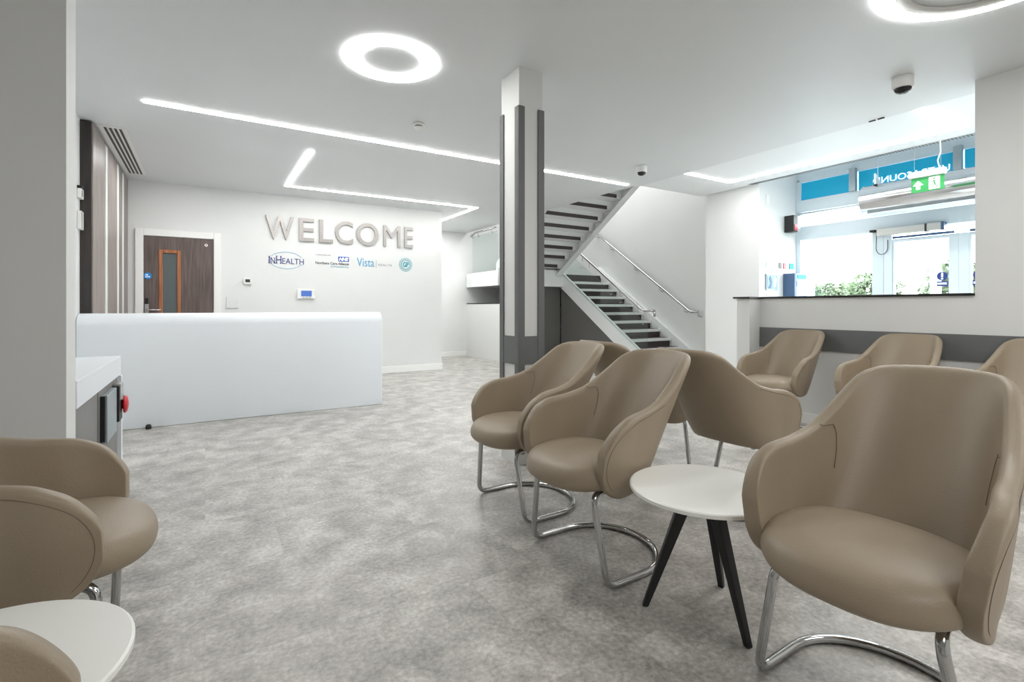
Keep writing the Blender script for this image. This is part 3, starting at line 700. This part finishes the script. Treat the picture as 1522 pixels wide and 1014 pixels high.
# ---------------------------------------------------------------- outside
struct('floor_outside', MB().box(7.6, 40, -25, 30, -.14, -.02), M['asphalt'])
def bush(x, y, hgt, w, seed, label):
    rnd = random.Random(seed)
    t = empty('tree', (x, y, -.02), label=label, cat='tree', group='trees outside the entrance')
    MB().tube([(0, 0, 0), (.05, .03, hgt * .4), (0, 0, hgt * .8)], .09, 7, r2=.03).build('trunk', M['bark'], t)
    lf = MB()
    for i in range(1500):
        a, b = rnd.uniform(0, 2 * PI), math.acos(rnd.uniform(-1, 1)); rr = rnd.uniform(.55, 1) * (1 + .22 * math.sin(3 * a + seed) * math.sin(2 * b))
        c = Vector((w * rr * math.sin(b) * math.cos(a), w * rr * math.sin(b) * math.sin(a), hgt * .62 + hgt * .40 * rr * math.cos(b)))
        u = Vector((rnd.uniform(-1, 1), rnd.uniform(-1, 1), rnd.uniform(-1, 1))).normalized(); v = u.orthogonal().normalized(); s = rnd.uniform(.07, .13)
        vs = [lf.bm.verts.new(c + u * s), lf.bm.verts.new(c + v * s * .5), lf.bm.verts.new(c - u * s), lf.bm.verts.new(c - v * s * .5)]
        lf.bm.faces.new(vs)
    lf.build('foliage', M['leaf'], t, kind='stuff')
for i, (x, y, hgt, w, l) in enumerate(((18, 11.6, 2.15, .8, 'leftmost pale tree outside the entrance window'), (18.6, 9.6, 1.95, .75, 'low tree in the middle of the left window'), (18, 7.6, 2.15, .8, 'tree beside the door post in the left window'), (16.5, 4.9, 2.35, .9, 'tree seen through the sliding door glass'), (20.5, 6.6, 2.0, .75, 'far low tree between window and sliding door'), (19, 3.2, 2.1, .8, 'low tree right of the notice on the sliding door'), (22.5, 10.6, 2.1, .95, 'distant low tree at the centre of the left window'), (22, 13.2, 2.1, .9, 'distant low tree beside the kiosk'))):
    bush(x, y, hgt, w, i + 3, l)
t = empty('canopy_post', (12.5, 4.15, -.02), label='pale canopy post outside the sliding door', cat='post')
MB().box(-.07, .07, -.07, .07, 0, 3.0).build('post', M['paleframe'], t)
MB().box(-.05, .05, -1.6, 1.4, 2.05, 2.12).build('rail', M['paleframe'], t)

# ---------------------------------------------------------------- tub chair
def smooth01(a, b, x):
    t = max(0, min(1, (x - a) / (b - a))); return t * t * (3 - 2 * t)
def lerp_tab(tab, x):
    for (a, u), (b, v) in zip(tab, tab[1:]):
        if x <= b:
            t = (x - a) / (b - a); t = t * t * (3 - 2 * t) * .5 + t * .5
            return u + (v - u) * t
    return tab[-1][1]
TOPZ = [(0, .894), (.22, .890), (.31, .870), (.38, .785), (.44, .712), (.53, .680), (.65, .670), (.8, .655), (1, .62)]
def shell_pt(s, v):
    """s -1..1 from the right arm front round the back to the left arm front, v 0..1 bottom to top"""
    q = abs(s); sg = 1 if s >= 0 else -1
    # plan at seat level
    if q < .56:
        ph = q / .56 * PI / 2
        x = .230 * math.sin(ph) ** .85; y = .12 + .215 * max(0, math.cos(ph)) ** .80
    else:
        x = .230 + .006 * math.sin((q - .56) / .44 * PI); y = .12 - (q - .56) / .44 * .175
    back = max(0, math.cos(min(q / .56, 1) * PI / 2))
    zt0 = lerp_tab(TOPZ, q); zb0 = .338 + .032 * back
    g_ = 1.0
    if q > .60:
        t = (q - .60) / .40 * .985; g_ = (1 - t ** 2.3) ** (1 / 2.3)
    zc = .50
    zt_ = zc + (zt0 - zc) * g_; zb = zc - (zc - zb0) * g_
    z = zb + (zt_ - zb) * v
    w = max(0, (z - .38) / .52)
    bow = math.sin(min(1, w) * PI * .9)
    x2 = x * (1 + .10 * w - .03 * back * w) + .024 * smooth01(.3, .8, q) * bow
    y2 = y + back ** .8 * (.185 * w ** 1.05 ) - .02 * (1 - back) * bow
    if q > .56: y2 += .03 * w * (1 - smooth01(.56, .9, q))
    # underside tucks in
    tuck = max(0, min(1, 1 - (z - zb) / .06)) * (1 - smooth01(.5, .75, q))
    yy_ = (y2 - .03 * tuck * back) * .90 + .008 + (z - .362) * (.10 + .245 * (1 - smooth01(.30, .66, q)))
    return Vector((sg * x2 * (1 - .05 * tuck), yy_, .362 + (z - .362) * .986))
def make_shell_mesh():
    bm = bmesh.new()
    S_ = [-1 + 2 * i / 56 for i in range(57)]
    def rem(s):  # denser at arm ends
        return (1 if s >= 0 else -1) * (1 - (1 - abs(s)) ** 1.35)
    V_ = [0, .06, .2, .38, .56, .74, .9, 1]
    grid = [[bm.verts.new(shell_pt(rem(s), v)) for v in V_] for s in S_]
    for i in range(56):
        for j in range(7):
            bm.faces.new((grid[i][j], grid[i + 1][j], grid[i + 1][j + 1], grid[i][j + 1]))
    bmesh.ops.recalc_face_normals(bm, faces=bm.faces)
    me = bpy.data.meshes.new('shell'); bm.to_mesh(me); bm.free()
    for p in me.polygons: p.use_smooth = True
    me.materials.append(M['leather'])
    return me
def superell(t, a, b, n):
    c, s_ = math.cos(t), math.sin(t)
    return a * abs(c) ** (2 / n) * (1 if c >= 0 else -1), b * abs(s_) ** (2 / n) * (1 if s_ >= 0 else -1)
def make_seat_mesh():
    bm = bmesh.new(); N = 40
    # stacked outlines: (scale, z, y shift)
    lay = [(.0, .362, 0), (.55, .360, 0), (.82, .364, 0), (.94, .377, 0), (1.0, .405, 0), (1.0, .425, 0), (.965, .452, 0), (.86, .472, 0), (.6, .482, 0), (.3, .485, 0), (0, .486, 0)]
    rings = []
    for sc_, z, dy in lay:
        if sc_ == 0: rings.append([bm.verts.new((0, .085, z))]); continue
        rg = []
        for k in range(N):
            x, y = superell(2 * PI * k / N, .250 * sc_, .225 * sc_, 2.6)
            fr = max(0, -y / .225)
            wd = 1 - .10 * fr * fr          # narrower towards the front
            zz = z - .018 * fr * fr * (1 if z > .40 else .4) + .006 * (1 - fr)
            rg.append(bm.verts.new((x * wd, y + .085, zz)))
        rings.append(rg)
    for A, B in zip(rings, rings[1:]):
        for k in range(N):
            q = []
            for v in (A[k % len(A)], A[(k + 1) % len(A)], B[(k + 1) % len(B)], B[k % len(B)]):
                if v not in q: q.append(v)
            if len(q) > 2: bm.faces.new(q)
    bmesh.ops.recalc_face_normals(bm, faces=bm.faces)
    me = bpy.data.meshes.new('seat'); bm.to_mesh(me); bm.free()
    for p in me.polygons: p.use_smooth = True
    me.materials.append(M['leather']); return me
def fillet(pts, r, n=6):
    out = [Vector(pts[0])]
    for a, b, c in zip(pts, pts[1:], pts[2:]):
        a, b, c = Vector(a), Vector(b), Vector(c); u = (a - b).normalized(); w = (c - b).normalized()
        rr = min(r, (a - b).length * .49, (c - b).length * .49)
        p, q = b + u * rr, b + w * rr
        for i in range(n + 1):
            t = i / n; out.append(p * (1 - t) ** 2 + b * 2 * t * (1 - t) + q * t * t)
    out.append(Vector(pts[-1])); return out
def make_chair():
    root = empty('tub_chair', (0, 0, 0), cat='chair')
    sh = bpy.data.objects.new('shell', make_shell_mesh()); COL.objects.link(sh); sh.parent = root
    so = sh.modifiers.new('thick', 'SOLIDIFY'); so.thickness = .048; so.offset = 0; so.use_even_offset = True
    ss = sh.modifiers.new('sub', 'SUBSURF'); ss.levels = 2; ss.render_levels = 2
    # stitched seam along the outer face just inside the rim of each arm and two darts on the inner back
    seat = bpy.data.objects.new('seat', make_seat_mesh()); COL.objects.link(seat); seat.parent = root
    ss = seat.modifiers.new('sub', 'SUBSURF'); ss.levels = 1; ss.render_levels = 1
    def nrm(s, v):
        e = .004; a = shell_pt(min(.99, s + e), v) - shell_pt(max(-.99, s - e), v); b = shell_pt(s, min(1, v + .02)) - shell_pt(s, max(0, v - .02))
        return a.cross(b).normalized()
    def off(s, v, d):
        n = nrm(s, v); p = shell_pt(s, v)
        c = Vector((0, .1, p.z))
        if (p - c).dot(n) < 0: n = -n      # outward
        return p + n * d
    for sg in (-1, 1):
        # outer arm seam follows the rim
        key = [(.44, .95), (.55, .93), (.66, .92), (.78, .90), (.88, .87), (.935, .78), (.955, .62), (.955, .42), (.935, .25), (.88, .13), (.80, .08)]
        pts = []
        for (q0, v0), (q1, v1) in zip(key, key[1:]):
            for i in range(4): pts.append(off(sg * (q0 + (q1 - q0) * i / 4), v0 + (v1 - v0) * i / 4, .0242))
        for _ in range(6): pts = [pts[0]] + [(a + b * 2 + c) / 4 for a, b, c in zip(pts, pts[1:], pts[2:])] + [pts[-1]]
        MB().tube(pts, .0011, 5).build('arm_seam', M['seam'], sh, smooth=True)
        key = [(.455, 1.0), (.43, .95), (.40, .85), (.375, .72), (.36, .58), (.352, .42)]
        pts = []
        for (q0, v0), (q1, v1) in zip(key, key[1:]):
            for i in range(4): pts.append(off(sg * (q0 + (q1 - q0) * i / 4), v0 + (v1 - v0) * i / 4, -.0262))
        MB().tube(pts, .0010, 5).build('back_seam', M['seam'], sh, smooth=True)
    # chrome cantilever frame
    path = [(.17, .24, .358), (.185, -.02, .358), (.25, .0, .014), (.25, .20, .014)]
    half = fillet(path, .055, 7)
    rear = [Vector((.25 * math.cos(a), .20 + .235 * math.sin(a), .014)) for a in [PI * i / 20 for i in range(1, 20)]]
    other = [Vector((-p.x, p.y, p.z)) for p in reversed(half)]
    # straight skid then an even half-round loop at the rear
    MB().tube(half + rear + other, .0135, 12).build('frame', M['chrome'], root, smooth=True)
    MB().box(-.17, .17, .03, .19, .350, .364).build('seat_plate', M['black'], root, bevel=.004)
    return root
chair0 = make_chair()
used = [False]
def chair(x, y, rz, label, group):
    if not used[0]: c = chair0; used[0] = True
    else: c = copy_tree(chair0)
    c.location = (x, y, 0); c.rotation_euler = (0, 0, rz); c['label'] = label; c['group'] = group
    return c
G1 = 'taupe tub chairs in the centre of the room'; G2 = 'taupe tub chairs along the right wall'; G3 = 'taupe tub chairs at the left'
WEST = -PI / 2; EAST = PI / 2     # local front is -y
chair(1.322, 1.712, WEST + .02, 'taupe tub chair facing the desk, directly left of the small white round table', G1)
chair(1.375, 2.37, WEST, 'taupe tub chair standing nearest the column, facing the desk', G1)
r1 = chair(1.415, .645, WEST + .03, 'largest taupe tub chair in the right foreground', G1)
chair(2.71, 1.77, EAST, 'taupe tub chair seen from behind between the table and the wall chairs', G1)
chair(2.74, 2.47, EAST, 'mostly hidden taupe tub chair turned away behind the two centre chairs', G1)
chair(4.20, 2.58, WEST, 'taupe tub chair at the far end of the right wall row', G2)
chair(4.20, 1.74, WEST, 'middle taupe tub chair of the right wall row', G2)
chair(4.20, .99, WEST, 'taupe tub chair of the right wall row cut by the right picture edge', G2)
chair(-.265, 1.92, EAST, 'taupe tub chair in front of the left pier, seen from its side', G3)
chair(-.15, .745, EAST + .20, 'taupe tub chair arm cut off in the bottom left corner', G3)

r1.scale = (1.0, 1.0, 1.02)
# ---------------------------------------------------------------- round side tables
def make_table():
    root = empty('side_table', (0, 0, 0), cat='table')
    MB().lathe([(0, .452), (.255, .452), (.26, .449), (.26, .438), (.252, .434), (0, .434)], 64).build('tabletop', M['tabletop'], root, smooth=False)
    MB().lathe([(0, .433), (.10, .433), (.10, .42), (0, .42)], 24).build('mounting_plate', M['black'], root)
    for k in range(3):
        a = TA + 2 * PI * k / 3
        d = Vector((math.cos(a), math.sin(a), 0)); n = Vector((-math.sin(a), math.cos(a), 0))
        m_ = MB(); vs = []
        for r, z, w, th in ((.055, .432, .022, .018), (.075, .36, .022, .018), (.205, 0, .011, .011)):
            c = d * r + Vector((0, 0, z))
            vs.append([m_.bm.verts.new(c + d * (sx * w) + n * (sy * th)) for sx, sy in ((-1, -1), (1, -1), (1, 1), (-1, 1))])
        for A, B in zip(vs, vs[1:]):
            for i in range(4): m_.bm.faces.new((A[i], A[(i + 1) % 4], B[(i + 1) % 4], B[i]))
        m_.bm.faces.new(vs[0]); m_.bm.faces.new(vs[-1])
        m_.build('leg', M['blackwood'], root, bevel=.004)
    return root
TA = math.atan2(1.323 - 1.187, 1.382 - 1.538)
tb = make_table(); tb.location = (1.538, 1.187, 0)
tag(tb, 'round white side table with three black legs beside the largest chair', group='round white side tables')
t2 = copy_tree(tb); t2.location = (-.379, 1.236, 0)
tag(t2, 'round white side table partly hidden at the bottom left', group='round white side tables')
